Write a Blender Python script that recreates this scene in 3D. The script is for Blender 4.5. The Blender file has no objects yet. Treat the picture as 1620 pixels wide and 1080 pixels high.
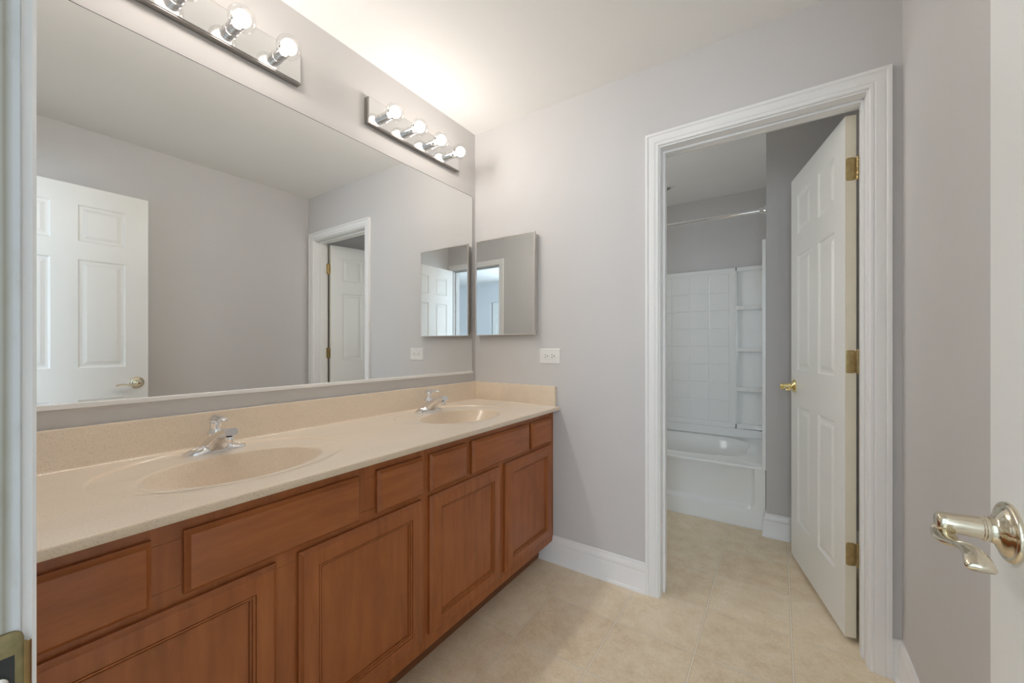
import bpy, bmesh, math, random
from mathutils import Vector, Matrix
R = math.radians
random.seed(7)
S = bpy.context.scene
COL = S.collection

# ------------------------------------------------------------------ camera
CAM_H = 1.1497
cam_d = bpy.data.cameras.new('camera')
cam = bpy.data.objects.new('camera', cam_d)
COL.objects.link(cam)
cam.location = (0, 0, CAM_H)
cam.rotation_euler = (R(90), 0, R(33.984))
cam_d.sensor_width = 36.0
cam_d.lens = 36.0 * 624.92 / 1620
cam_d.shift_y = 7.25 / 1620
cam_d.clip_start = 0.02
S.camera = cam

# ------------------------------------------------------------------ world, daylight, exposure
S.view_settings.view_transform = 'Standard'
S.view_settings.look = 'None'
S.view_settings.exposure = 0.26
S.view_settings.gamma = 1.0
S.view_settings.use_curve_mapping = False
w = bpy.data.worlds.new('world'); S.world = w
w.use_nodes = True
w.node_tree.nodes['Background'].inputs[0].default_value = (0.55, 0.75, 1.0, 1)
w.node_tree.nodes['Background'].inputs[1].default_value = 0.6
S.cycles.max_bounces = 14
S.cycles.glossy_bounces = 8
S.cycles.diffuse_bounces = 8
S.cycles.transparent_max_bounces = 16
S.cycles.sample_clamp_indirect = 12.0
S.cycles.blur_glossy = 0.6

def area(name, loc, rot, sx, sy, power, col):
    l = bpy.data.lights.new(name, 'AREA'); l.shape = 'RECTANGLE'
    l.size = sx; l.size_y = sy; l.energy = power; l.color = col
    o = bpy.data.objects.new(name, l); COL.objects.link(o)
    o.location = loc; o.rotation_euler = rot
    return o
# daylight entering through the window of the room behind the camera
area('window_daylight', (0.49, -2.70, 1.45), (R(90), 0, 0), 0.92, 1.3, 42, (0.72, 0.86, 1.0))
area('side_fill_light', (-2.25, -1.55, 1.45), (R(90), 0, R(-90)), 1.3, 1.3, 62, (0.70, 0.85, 1.0))  # added fill light, brightens the hall back wall in the cabinet mirror
# daylight through the small window at the left end of the tub room
area('tub_window_daylight', (-1.57, 2.57, 1.62), (R(90), 0, R(-90)), 0.45, 0.70, 3.8, (1.0, 1.0, 0.96))
BULB_WATTS = 30.5
BULB_CORE = 14.0                 # how bright the filament itself looks
def bulb_lamp(name, loc, parent):
    l = bpy.data.lights.new(name, 'POINT'); l.energy = BULB_WATTS; l.color = (1.0, 0.968, 0.925); l.shadow_soft_size = 0.026
    l.use_nodes = True; nt = l.node_tree
    em = nt.nodes['Emission']; fo = nt.nodes.new('ShaderNodeLightFalloff')
    fo.inputs['Strength'].default_value = 1.0; fo.inputs['Smooth'].default_value = 0.42
    nt.links.new(fo.outputs['Quadratic'], em.inputs['Strength'])
    o = bpy.data.objects.new(name, l); COL.objects.link(o); o.parent = parent
    p = parent; base = Vector((0, 0, 0))
    while p is not None: base += p.location; p = p.parent
    o.location = Vector(loc) - base
    return o

# ------------------------------------------------------------------ dimensions (metres, camera stands over the origin)
XL, XR = -1.539, 0.354           # vanity wall, right wall
YB, YF = 0.036, 1.878            # entrance wall, wall with the tub-room door
WT = 0.12
H = 2.44
YA = 2.848                        # front of the stub wall beside the tub
XA = -0.061                       # end wall of the tub alcove
YT = 3.828                        # back wall of the alcove
XT = -1.585
HB = -2.75                        # far wall of the room behind the camera

# ------------------------------------------------------------------ materials
MATS = {}
def nodes(name):
    m = bpy.data.materials.new(name); m.use_nodes = True
    nt = m.node_tree; b = nt.nodes['Principled BSDF']
    MATS[name] = m
    return m, nt, b
def L(nt, a, b): nt.links.new(a, b)
def noise(nt, scale, detail=4, rough=0.55, vec=None, coord='Object', stretch=None):
    n = nt.nodes.new('ShaderNodeTexNoise')
    n.inputs['Scale'].default_value = scale
    n.inputs['Detail'].default_value = detail
    n.inputs['Roughness'].default_value = rough
    tc = nt.nodes.new('ShaderNodeTexCoord')
    src = tc.outputs[coord]
    if stretch:
        mp = nt.nodes.new('ShaderNodeMapping'); mp.inputs['Scale'].default_value = stretch
        L(nt, src, mp.inputs['Vector']); src = mp.outputs[0]
    L(nt, src, n.inputs['Vector'])
    return n
def ramp(nt, fac, stops):
    r = nt.nodes.new('ShaderNodeValToRGB')
    e = r.color_ramp.elements
    while len(e) < len(stops): e.new(0.5)
    for el, (p, c) in zip(e, stops):
        el.position = p; el.color = (*c, 1)
    L(nt, fac, r.inputs[0]); return r
def bump(nt, b, height, strength, dist=0.002):
    bp = nt.nodes.new('ShaderNodeBump'); bp.inputs['Strength'].default_value = strength
    bp.inputs['Distance'].default_value = dist
    L(nt, height, bp.inputs['Height']); L(nt, bp.outputs[0], b.inputs['Normal'])
def plain(name, col, rough=0.5, metal=0.0, coat=0.0, var=0.03, nscale=3.0, bmp=0.0, bscale=200):
    m, nt, b = nodes(name)
    n = noise(nt, nscale)
    lo = tuple(max(0, c * (1 - var)) for c in col); hi = tuple(min(1, c * (1 + var)) for c in col)
    r = ramp(nt, n.outputs['Fac'], [(0.3, lo), (0.7, hi)])
    L(nt, r.outputs[0], b.inputs['Base Color'])
    b.inputs['Roughness'].default_value = rough
    b.inputs['Metallic'].default_value = metal
    b.inputs['Coat Weight'].default_value = coat
    b.inputs['Coat Roughness'].default_value = 0.1
    if bmp:
        n2 = noise(nt, bscale, 3); bump(nt, b, n2.outputs['Fac'], bmp)
    return m
plain('wall_paint', (0.620, 0.606, 0.598), 0.62, var=0.012, bmp=0.08, bscale=160)
plain('hall_paint', (0.74, 0.76, 0.78), 0.7, var=0.012)
plain('ceiling_paint', (0.86, 0.85, 0.83), 0.85, var=0.01, bmp=0.06, bscale=120)
plain('trim_white', (0.86, 0.855, 0.845), 0.32, var=0.01)
plain('door_white', (0.85, 0.85, 0.82), 0.34, var=0.01, bmp=0.05, bscale=90)
plain('door_edge', (0.76, 0.70, 0.56), 0.5, var=0.03)
plain('acrylic', (0.88, 0.89, 0.88), 0.12, var=0.005)
plain('chrome', (0.86, 0.86, 0.87), 0.06, metal=1.0, var=0.0)
plain('fixture_chrome', (0.80, 0.80, 0.80), 0.09, metal=1.0, var=0.0)
plain('dark_chrome', (0.40, 0.38, 0.36), 0.25, metal=1.0, var=0.0)
plain('frame_metal', (0.74, 0.71, 0.68), 0.28, metal=1.0, var=0.0)
plain('mirror_silver', (0.86, 0.87, 0.865), 0.0, metal=1.0, var=0.0)
plain('mirror_edge', (0.05, 0.045, 0.04), 0.5, var=0.0)
plain('channel_white', (0.88, 0.87, 0.86), 0.2, metal=0.0, var=0.0)
plain('brass', (0.72, 0.55, 0.27), 0.24, metal=1.0, var=0.06, nscale=30)
plain('strike_brass', (0.26, 0.215, 0.11), 0.38, metal=1.0, var=0.25, nscale=60)
plain('old_brass', (0.46, 0.35, 0.17), 0.34, metal=1.0, var=0.15, nscale=60)
plain('bright_brass', (0.90, 0.74, 0.36), 0.12, metal=1.0, var=0.0)
plain('pale_brass', (0.74, 0.67, 0.53), 0.13, metal=1.0, var=0.03, nscale=20)
plain('plastic_white', (0.80, 0.79, 0.77), 0.35, var=0.0)
plain('slot_dark', (0.02, 0.018, 0.015), 0.6, var=0.0)
plain('caulk', (0.80, 0.78, 0.72), 0.5, var=0.02)
plain('carpet', (0.42, 0.39, 0.34), 0.95, var=0.12, nscale=120, bmp=0.5, bscale=300)
plain('gap_shade', (0.05, 0.045, 0.04), 0.9, var=0.0)
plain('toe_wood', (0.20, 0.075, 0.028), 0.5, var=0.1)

def wood(name, stretch, tint=1.0):
    m, nt, b = nodes(name)
    n1 = noise(nt, 3.0, 6, 0.6, stretch=stretch)
    n2 = noise(nt, 5.0, 3, 0.5)
    n3 = noise(nt, 40.0, 4, 0.7, stretch=stretch)
    mix = nt.nodes.new('ShaderNodeMath'); mix.operation = 'MULTIPLY_ADD'
    mix.inputs[1].default_value = 0.55
    L(nt, n1.outputs['Fac'], mix.inputs[0])
    m2 = nt.nodes.new('ShaderNodeMath'); m2.operation = 'MULTIPLY_ADD'; m2.inputs[1].default_value = 0.30
    L(nt, n2.outputs['Fac'], m2.inputs[0])
    m3 = nt.nodes.new('ShaderNodeMath'); m3.operation = 'MULTIPLY'; m3.inputs[1].default_value = 0.15
    L(nt, n3.outputs['Fac'], m3.inputs[0]); L(nt, m3.outputs[0], m2.inputs[2]); L(nt, m2.outputs[0], mix.inputs[2])
    t = tint
    r = ramp(nt, mix.outputs[0], [(0.30, (0.250*t, 0.072*t, 0.016*t)), (0.50, (0.355*t, 0.108*t, 0.025*t)), (0.70, (0.440*t, 0.148*t, 0.039*t))])
    L(nt, r.outputs[0], b.inputs['Base Color'])
    b.inputs['Roughness'].default_value = 0.40
    b.inputs['Coat Weight'].default_value = 0.12
    b.inputs['Coat Roughness'].default_value = 0.22
    bump(nt, b, n3.outputs['Fac'], 0.04, 0.001)
    return m
wood('wood_vertical', (14, 14, 1.6))
wood('wood_horizontal', (14, 1.6, 14))

def counter_mat(name, base):
    m, nt, b = nodes(name)
    big = noise(nt, 3.0, 5, 0.6, stretch=(3, 1, 3))
    r1 = ramp(nt, big.outputs['Fac'], [(0.3, tuple(c*0.96 for c in base)), (0.7, tuple(min(1, c*1.04) for c in base))])
    sp = noise(nt, 420.0, 2, 0.5)
    r2 = ramp(nt, sp.outputs['Fac'], [(0.30, (0.80, 0.74, 0.66)), (0.44, (1, 1, 1)), (0.62, (1, 1, 1)), (0.74, (1.06, 1.06, 1.06))])
    mx = nt.nodes.new('ShaderNodeMixRGB'); mx.blend_type = 'MULTIPLY'; mx.inputs[0].default_value = 1.0
    L(nt, r1.outputs[0], mx.inputs[1]); L(nt, r2.outputs[0], mx.inputs[2])
    L(nt, mx.outputs[0], b.inputs['Base Color'])
    b.inputs['Roughness'].default_value = 0.16
    b.inputs['Sheen Weight'].default_value = 0.55       # pale sheen put in to brighten the deck at grazing view
    b.inputs['Sheen Roughness'].default_value = 0.45
    return m
counter_mat('cultured_marble', (0.755, 0.63, 0.485))

def tile_floor():
    m, nt, b = nodes('floor_tile')
    g = nt.nodes.new('ShaderNodeNewGeometry')
    sep = nt.nodes.new('ShaderNodeSeparateXYZ'); L(nt, g.outputs['Position'], sep.inputs[0])
    def M(op, a=None, bval=None, c=None):
        n = nt.nodes.new('ShaderNodeMath'); n.operation = op
        for i, v in enumerate((a, bval, c)):
            if v is None: continue
            if isinstance(v, (int, float)): n.inputs[i].default_value = v
            else: L(nt, v, n.inputs[i])
        return n.outputs[0]
    wob = noise(nt, 6.0, 2, coord='Object')
    wv = M('MULTIPLY', M('SUBTRACT', wob.outputs['Fac'], 0.5), 0.004)
    def dist(axis, off, size):
        v = M('DIVIDE', M('SUBTRACT', M('ADD', sep.outputs[axis], wv), off), size)
        f = M('FRACT', M('ADD', v, 100.5))
        cell = M('FLOOR', M('ADD', v, 100.0))
        d = M('MULTIPLY', M('ABSOLUTE', M('SUBTRACT', f, 0.5)), size)
        return d, cell
    dx, cx = dist(0, 0.044, 0.3037); dy, cy = dist(1, 0.997, 0.3065)
    d = M('MINIMUM', dx, dy)
    grout = nt.nodes.new('ShaderNodeMapRange'); grout.inputs[1].default_value = 0.0016; grout.inputs[2].default_value = 0.0030
    grout.inputs[3].default_value = 1.0; grout.inputs[4].default_value = 0.0
    L(nt, d, grout.inputs[0])
    rim = nt.nodes.new('ShaderNodeMapRange'); rim.inputs[1].default_value = 0.0030; rim.inputs[2].default_value = 0.0055
    rim.inputs[3].default_value = 1.0; rim.inputs[4].default_value = 0.0
    L(nt, d, rim.inputs[0])
    comb = nt.nodes.new('ShaderNodeCombineXYZ'); L(nt, cx, comb.inputs[0]); L(nt, cy, comb.inputs[1])
    wn = nt.nodes.new('ShaderNodeTexWhiteNoise'); L(nt, comb.outputs[0], wn.inputs['Vector'])
    n1 = noise(nt, 13.0, 7, 0.68)
    n2 = noise(nt, 110.0, 5, 0.8)
    f = M('MULTIPLY_ADD', n1.outputs['Fac'], 0.50, M('MULTIPLY_ADD', n2.outputs['Fac'], 0.42, M('MULTIPLY', wn.outputs['Value'], 0.08)))
    base = ramp(nt, f, [(0.38, (0.70, 0.555, 0.375)), (0.50, (0.81, 0.675, 0.485)), (0.62, (0.88, 0.77, 0.60))])
    mx = nt.nodes.new('ShaderNodeMixRGB'); L(nt, M('MULTIPLY', rim.outputs[0], 0.55), mx.inputs[0])
    L(nt, base.outputs[0], mx.inputs[1]); mx.inputs[2].default_value = (0.50, 0.39, 0.26, 1)
    mx2 = nt.nodes.new('ShaderNodeMixRGB'); L(nt, M('MULTIPLY', grout.outputs[0], 0.95), mx2.inputs[0])
    L(nt, mx.outputs[0], mx2.inputs[1]); mx2.inputs[2].default_value = (0.88, 0.79, 0.64, 1)
    L(nt, mx2.outputs[0], b.inputs['Base Color'])
    b.inputs['Roughness'].default_value = 0.42
    h = M('SUBTRACT', M('MULTIPLY', n2.outputs['Fac'], 0.25), grout.outputs[0])
    bump(nt, b, h, 0.25, 0.0012)
tile_floor()

def glow(name, col, strength):
    m = bpy.data.materials.new(name); m.use_nodes = True; nt = m.node_tree
    nt.nodes.remove(nt.nodes['Principled BSDF'])
    e = nt.nodes.new('ShaderNodeEmission'); e.inputs[0].default_value = (*col, 1); e.inputs[1].default_value = strength
    L(nt, e.outputs[0], nt.nodes['Material Output'].inputs[0]); MATS[name] = m
glow('filament_glow', (1.0, 0.87, 0.76), BULB_CORE)

def bulb_glass():
    m = bpy.data.materials.new('bulb_glass'); m.use_nodes = True; nt = m.node_tree
    nt.nodes.remove(nt.nodes['Principled BSDF'])
    t = nt.nodes.new('ShaderNodeBsdfTransparent'); t.inputs[0].default_value = (0.97, 0.97, 0.97, 1)
    g = nt.nodes.new('ShaderNodeBsdfGlossy'); g.inputs['Roughness'].default_value = 0.02
    lw = nt.nodes.new('ShaderNodeLayerWeight'); lw.inputs[0].default_value = 0.25
    fr = nt.nodes.new('ShaderNodeMath'); fr.operation = 'MULTIPLY'; fr.inputs[1].default_value = 0.35
    L(nt, lw.outputs['Facing'], fr.inputs[0])
    mx = nt.nodes.new('ShaderNodeMixShader')
    L(nt, fr.outputs[0], mx.inputs[0]); L(nt, t.outputs[0], mx.inputs[1]); L(nt, g.outputs[0], mx.inputs[2])
    L(nt, mx.outputs[0], nt.nodes['Material Output'].inputs[0]); MATS['bulb_glass'] = m
bulb_glass()

def jamb_mat():
    # painted jamb with a grimy hairline crack running up it, near the strike plate
    m, nt, b = nodes('jamb_paint')
    g = nt.nodes.new('ShaderNodeNewGeometry')
    sep = nt.nodes.new('ShaderNodeSeparateXYZ'); L(nt, g.outputs['Position'], sep.inputs[0])
    n = noise(nt, 30.0, 4, stretch=(1, 1, 0.25))
    a = nt.nodes.new('ShaderNodeMath'); a.operation = 'MULTIPLY_ADD'; a.inputs[1].default_value = 0.0012
    L(nt, n.outputs['Fac'], a.inputs[0]); L(nt, sep.outputs['Y'], a.inputs[2])
    s = nt.nodes.new('ShaderNodeMath'); s.operation = 'SUBTRACT'; s.inputs[1].default_value = 0.0300
    L(nt, a.outputs[0], s.inputs[0])
    ab = nt.nodes.new('ShaderNodeMath'); ab.operation = 'ABSOLUTE'; L(nt, s.outputs[0], ab.inputs[0])
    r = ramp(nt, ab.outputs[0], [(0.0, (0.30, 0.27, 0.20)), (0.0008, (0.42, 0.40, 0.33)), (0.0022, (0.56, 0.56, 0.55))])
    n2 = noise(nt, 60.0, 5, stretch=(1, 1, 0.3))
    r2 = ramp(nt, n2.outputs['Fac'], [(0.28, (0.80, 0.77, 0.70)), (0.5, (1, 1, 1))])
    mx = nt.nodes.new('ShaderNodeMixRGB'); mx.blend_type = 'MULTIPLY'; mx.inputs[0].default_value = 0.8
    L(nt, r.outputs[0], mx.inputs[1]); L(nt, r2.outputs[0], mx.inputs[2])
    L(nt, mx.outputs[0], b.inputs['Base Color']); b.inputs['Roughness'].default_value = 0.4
jamb_mat()

# ------------------------------------------------------------------ mesh helpers
class MB:
    def __init__(s): s.v = []; s.f = []
    def add(s, verts, faces):
        o = len(s.v); s.v += [tuple(p) for p in verts]; s.f += [tuple(i + o for i in f) for f in faces]
    def box(s, x0, x1, y0, y1, z0, z1):
        s.add([(x0,y0,z0),(x1,y0,z0),(x1,y1,z0),(x0,y1,z0),(x0,y0,z1),(x1,y0,z1),(x1,y1,z1),(x0,y1,z1)],
              [(0,3,2,1),(4,5,6,7),(0,1,5,4),(1,2,6,5),(2,3,7,6),(3,0,4,7)])
    def rings(s, rs, closed=True, cap0=True, cap1=True):
        n = len(rs[0]); v = [p for r in rs for p in r]; f = []
        for k in range(len(rs) - 1):
            for i in range(n if closed else n - 1):
                j = (i + 1) % n
                f.append((k*n+i, k*n+j, (k+1)*n+j, (k+1)*n+i))
        if cap0: f.append(tuple(reversed(range(n))))
        if cap1: f.append(tuple((len(rs)-1)*n + i for i in range(n)))
        s.add(v, f)
    def lathe(s, prof, origin, axis, seg=32, cap0=True, cap1=True):
        a = Vector(axis).normalized(); t = Vector((0,0,1)) if abs(a.z) < 0.9 else Vector((1,0,0))
        u = a.cross(t).normalized(); w_ = a.cross(u)
        o = Vector(origin)
        s.rings([[o + a*hh + (u*math.cos(2*math.pi*i/seg) + w_*math.sin(2*math.pi*i/seg))*max(rr, 1e-5) for i in range(seg)] for rr, hh in prof],
                cap0=cap0, cap1=cap1)
    def tube(s, path, rad, seg=14, ry=None, up=(0,0,1)):
        P = [Vector(p) for p in path]; rs = []
        for i, p in enumerate(P):
            d = (P[min(i+1, len(P)-1)] - P[max(i-1, 0)]).normalized()
            u = Vector(up); u = (u - d*u.dot(d))
            if u.length < 1e-4: u = Vector((1,0,0)) - d*d.x
            u.normalize(); v = d.cross(u)
            a = rad[i] if isinstance(rad, (list, tuple)) else rad
            b = (ry[i] if isinstance(ry, (list, tuple)) else ry) if ry is not None else a
            rs.append([p + u*a*math.cos(2*math.pi*k/seg) + v*b*math.sin(2*math.pi*k/seg) for k in range(seg)])
        s.rings(rs)
    def build(s, name, mat, parent=None, at=None, bevel=0.0, seg=2, smooth=35, local=False, recalc=True):
        """link as ONE mesh object; world coordinates unless local"""
        base = Vector((0,0,0))
        if parent is not None:
            if not local:
                p = parent
                while p is not None: base += p.location; p = p.parent
        else:
            if at is not None: base = Vector(at)
            else:
                xs = [p[0] for p in s.v]; ys = [p[1] for p in s.v]; zs = [p[2] for p in s.v]
                base = Vector(((min(xs)+max(xs))/2, (min(ys)+max(ys))/2, min(zs)))
        me = bpy.data.meshes.new(name)
        me.from_pydata([Vector(p) - base for p in s.v], [], s.f); me.update()
        bm = bmesh.new(); bm.from_mesh(me)
        bmesh.ops.remove_doubles(bm, verts=bm.verts, dist=1e-6)
        if recalc: bmesh.ops.recalc_face_normals(bm, faces=bm.faces)
        bm.to_mesh(me); bm.free()
        o = bpy.data.objects.new(name, me); COL.objects.link(o)
        me.materials.append(MATS[mat])
        if smooth:
            for p in me.polygons: p.use_smooth = True
            me.set_sharp_from_angle(angle=R(smooth))
        if bevel:
            md = o.modifiers.new('edge', 'BEVEL'); md.width = bevel; md.segments = seg; md.limit_method = 'ANGLE'; md.angle_limit = R(40)
            md.harden_normals = False
        if parent is not None: o.parent = parent
        else: o.location = base
        return o
def tag(o, label=None, cat=None, group=None, kind=None):
    if label: o['label'] = label
    if cat: o['category'] = cat
    if group: o['group'] = group
    if kind: o['kind'] = kind
    return o
def empty(name, loc, rz=0):
    o = bpy.data.objects.new(name, None); COL.objects.link(o)
    o.location = loc; o.rotation_euler = (0, 0, rz); o.empty_display_size = 0.05
    return o
def copy_tree(o, parent=None):
    c = o.copy(); COL.objects.link(c)
    if parent is not None: c.parent = parent
    for ch in list(o.children): copy_tree(ch, c)
    return c
def boxo(name, mat, b, parent=None, bevel=0.0, **k):
    m = MB(); m.box(*b); return m.build(name, mat, parent, bevel=bevel, **k)
def struct(o, label, cat): return tag(o, label, cat, None, 'structure')

# ------------------------------------------------------------------ room shell
struct(boxo('floor', 'floor_tile', (XL-0.1, XR+0.35, -0.02, YT+0.1, -0.06, 0.0), smooth=0), 'beige square tile floor running from the vanity into the tub room', 'floor')
struct(boxo('floor_hall', 'carpet', (-2.3, 3.3, HB-0.1, -0.02, -0.06, 0.0), smooth=0), 'carpeted floor of the bluish room behind the entrance', 'floor')
struct(boxo('ceiling', 'ceiling_paint', (-2.4, 3.4, HB-0.1, YT+0.1, H, H+0.08), smooth=0), 'plain white flat ceiling over vanity and tub', 'ceiling')
struct(boxo('wall_left', 'wall_paint', (XL-0.1, XL, YB-WT, YF, 0, H), smooth=0), 'pale grey wall behind the big mirror and vanity', 'wall')
m = MB(); m.box(XL-0.1, -0.466, YF, YF+WT, 0, H); m.box(0.281, XR+0.1, YF, YF+WT, 0, H); m.box(-0.466, 0.281, YF, YF+WT, 2.077, H)
struct(m.build('wall_far', 'wall_paint', smooth=0), 'pale grey wall with the medicine cabinet and tub-room doorway', 'wall')
struct(boxo('wall_right', 'wall_paint', (XR, XR+0.1, YB-WT, YF, 0, H), smooth=0), 'pale grey wall behind the open entry door', 'wall')
m = MB(); m.box(XL-0.1, -0.449, YB-WT, YB, 0, H); m.box(0.292, XR+0.1, YB-WT, YB, 0, H); m.box(-0.449, 0.292, YB-WT, YB, 2.093, H)
struct(m.build('wall_back', 'wall_paint', smooth=0), 'grey entrance wall seen only in the cabinet mirror', 'wall')
m = MB(); m.box(XA, 0.56, YA, YT+0.1, 0, H)
struct(m.build('wall_stub', 'wall_paint', smooth=0), 'darker grey stub wall between bathtub and open door', 'wall')
struct(boxo('wall_tub_back', 'wall_paint', (XT-0.1, XA, YT, YT+0.1, 0, H), smooth=0), 'grey wall above the white tub surround', 'wall')
m = MB(); m.box(XT-0.1, XT, YF+WT, 2.25, 0, H); m.box(XT-0.1, XT, 2.79, YT, 0, H); m.box(XT-0.1, XT, 2.25, 2.79, 0, 1.25); m.box(XT-0.1, XT, 2.25, 2.79, 1.99, H)
struct(m.build('wall_tub_left', 'wall_paint', smooth=0), 'grey left wall of the tub room, out of sight', 'wall')
struct(boxo('wall_tub_right', 'wall_paint', (0.46, 0.56, YF+WT, YA, 0, H), smooth=0), 'grey wall behind the open tub-room door', 'wall')
m = MB()
wx0, wx1, wz0, wz1 = 0.02, 0.96, 0.80, 2.10
m.box(-2.3, wx0, HB-0.1, HB, 0, H); m.box(wx0, wx1, HB-0.1, HB, 0, wz0); m.box(wx0, wx1, HB-0.1, HB, wz1, H)
m.box(wx1, 1.03, HB-0.1, HB, 0, H); m.box(1.792, 3.3, HB-0.1, HB, 0, H); m.box(1.03, 1.792, HB-0.1, HB, 2.035, H)
struct(m.build('wall_hall_back', 'hall_paint', smooth=0), 'bluish wall with a white door seen in the cabinet mirror', 'wall')
m = MB(); m.box(-2.4, -2.3, HB-0.1, -2.20, 0, H); m.box(-2.4, -2.3, -0.90, YB-WT, 0, H); m.box(-2.4, -2.3, -2.20, -0.90, 0, 0.80); m.box(-2.4, -2.3, -2.20, -0.90, 2.10, H)
struct(m.build('wall_hall_left', 'hall_paint', smooth=0), 'side wall of the room behind the camera', 'wall')
struct(boxo('wall_hall_right', 'hall_paint', (3.3, 3.4, HB-0.1, YB-WT, 0, H), smooth=0), 'far side wall of the room behind the camera', 'wall')
m = MB(); m.box(-2.3, XL-0.1, YB-WT, YB-WT+0.1, 0, H); m.box(XR+0.1, 3.3, YB-WT, YB-WT+0.1, 0, H)
struct(m.build('wall_hall_front', 'hall_paint', smooth=0), 'wall on either side of the bathroom in the room behind the camera', 'wall')
# window of the room behind the camera
wn = empty('window_1', ((wx0+wx1)/2, HB-0.05, wz0)); struct(wn, 'white framed window of the room behind the camera', 'window')
m = MB()
for b in ((wx0, wx0+0.05, wz0, wz1), (wx1-0.05, wx1, wz0, wz1), (wx0, wx1, wz0, wz0+0.05), (wx0, wx1, wz1-0.05, wz1), (wx0, wx1, 1.43, 1.47), ((wx0+wx1)/2-.025, (wx0+wx1)/2+.025, wz0, wz1)):
    m.box(b[0], b[1], HB-0.09, HB-0.05, b[2], b[3])
m.build('window_frame', 'trim_white', wn)

wn = empty('fill_window', (-2.35, -1.55, 0.80)); struct(wn, 'white framed side window added unseen to brighten the room behind the camera', 'window')  # unseen window, added with its light to brighten the hall back wall
m = MB()
for b in ((-2.20, -2.15, .80, 2.10), (-.95, -.90, .80, 2.10), (-2.20, -.90, .80, .85), (-2.20, -.90, 2.05, 2.10), (-2.20, -.90, 1.43, 1.47)):
    m.box(-2.37, -2.33, *b)
m.build('window_frame', 'trim_white', wn)
wn = empty('window_2', (XT-0.06, 2.52, 1.25)); struct(wn, 'small window at the left end of the tub room, out of sight', 'window')
m = MB()
for b in ((2.25, 2.29, 1.25, 1.99), (2.75, 2.79, 1.25, 1.99), (2.25, 2.79, 1.25, 1.29), (2.25, 2.79, 1.95, 1.99), (2.25, 2.79, 1.60, 1.63)):
    m.box(XT-0.08, XT-0.04, *b)
m.build('window_frame', 'trim_white', wn)

# ------------------------------------------------------------------ casings, jambs, baseboards
CAS = [(0,0),(0,.0085),(.0025,.0115),(.010,.0120),(.0125,.0100),(.0145,.0100),(.017,.0130),(.034,.0155),(.041,.0145),(.0435,.0125),(.0455,.0150),(.048,.0180),(.058,.0180),(.058,0)]
def casing(mb, xl, xr, zt, y0, sgn, prof=CAS):
    n = len(prof)
    st = []
    for (sx, xe, top) in ((-1, xl, 0), (-1, xl, 1), (1, xr, 1), (1, xr, 0)):
        st.append([(xe + sx*wd, y0 + sgn*t, (zt + wd) if top else 0.0) for wd, t in prof])
    mb.rings(st)
def jamb(mb, xl, xr, zt, y0, y1, t=0.019, stop=None):
    mb.box(xl-t, xl, y0, y1, 0, zt); mb.box(xr, xr+t, y0, y1, 0, zt); mb.box(xl-t, xr+t, y0, y1, zt, zt+t)
    if stop:
        a, b = stop
        mb.box(xl, xl+.010, a, b, 0, zt-.010); mb.box(xr-.010, xr, a, b, 0, zt-.010); mb.box(xl, xr, a, b, zt-.010, zt)
t1 = empty('trim_1', (-0.09, YF, 0)); struct(t1, 'white moulded casing and jamb around the tub-room doorway', 'door frame')
m = MB(); casing(m, -0.453, 0.268, 2.064, YF, -1); m.build('casing', 'trim_white', t1, smooth=30)
m = MB(); casing(m, -0.453, 0.268, 2.064, YF+WT, 1); m.build('casing', 'trim_white', t1, smooth=30)
m = MB(); jamb(m, -0.447, 0.262, 2.058, YF-.001, YF+WT+.001, stop=(1.925, 1.960)); m.build('jamb', 'trim_white', t1, bevel=0.0015)
t2 = empty('trim_2', (-0.08, YB, 0)); struct(t2, 'white casing and jamb of the entrance, cut by the photo edge', 'door frame')
CAS2 = [(wd, t*0.70) for wd, t in CAS]
m = MB(); casing(m, -0.436, 0.279, 2.080, YB, 1, CAS2); m.build('casing', 'trim_white', t2, smooth=30)
m = MB(); casing(m, -0.436, 0.279, 2.080, YB-WT, -1, CAS2); m.build('casing', 'trim_white', t2, smooth=30)
m = MB(); jamb(m, -0.430, 0.273, 2.074, YB-WT-.001, YB+.001, stop=(-0.045, -0.008)); m.build('jamb', 'jamb_paint', t2, bevel=0.0012)
# strike plate let into the left entrance jamb
sp = empty('strike_plate', (0,0,0)); sp.parent = t2; sp.location = Vector((-0.430, 0.020, 0.900)) - t2.location
tag(sp, 'worn brass strike plate with dark latch hole on the left jamb')
m = MB()
def rrect(y0, y1, z0, z1, r, k=5):
    out = []
    for (cy, cz, a0) in ((y1-r, z1-r, 0), (y0+r, z1-r, 90), (y0+r, z0+r, 180), (y1-r, z0+r, 270)):
        for i in range(k+1):
            a = R(a0 + 90*i/k); out.append((cy + r*math.cos(a), cz + r*math.sin(a)))
    return out
prof = rrect(0.002, 0.0375, 0.900, 0.957, 0.006)
m.rings([[(-0.430, y, z) for y, z in prof], [(-0.4286, y, z) for y, z in prof], [(-0.4282, y*0.96+0.0008, z*0.99+0.0093) for y, z in prof]])
m.build('plate', 'strike_brass', sp, smooth=40)
m = MB(); m.rings([[(x, y, z) for y, z in ((0.0355, 0.909), (0.0355, 0.948), (0.0375, 0.949), (0.0375, 0.908))] for x in (-0.4300, -0.4284)] +
                  [[(-0.4305, y, z) for y, z in ((0.0395, 0.911), (0.0395, 0.946), (0.0400, 0.946), (0.0400, 0.911))],
                   [(-0.4340, y, z) for y, z in ((0.0405, 0.912), (0.0405, 0.945), (0.0415, 0.945), (0.0415, 0.912))]])
m.build('lip', 'old_brass', sp, bevel=0.0006)
boxo('latch_hole', 'slot_dark', (-0.4290, -0.42785, 0.008, 0.0335, 0.916, 0.941), sp)
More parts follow.
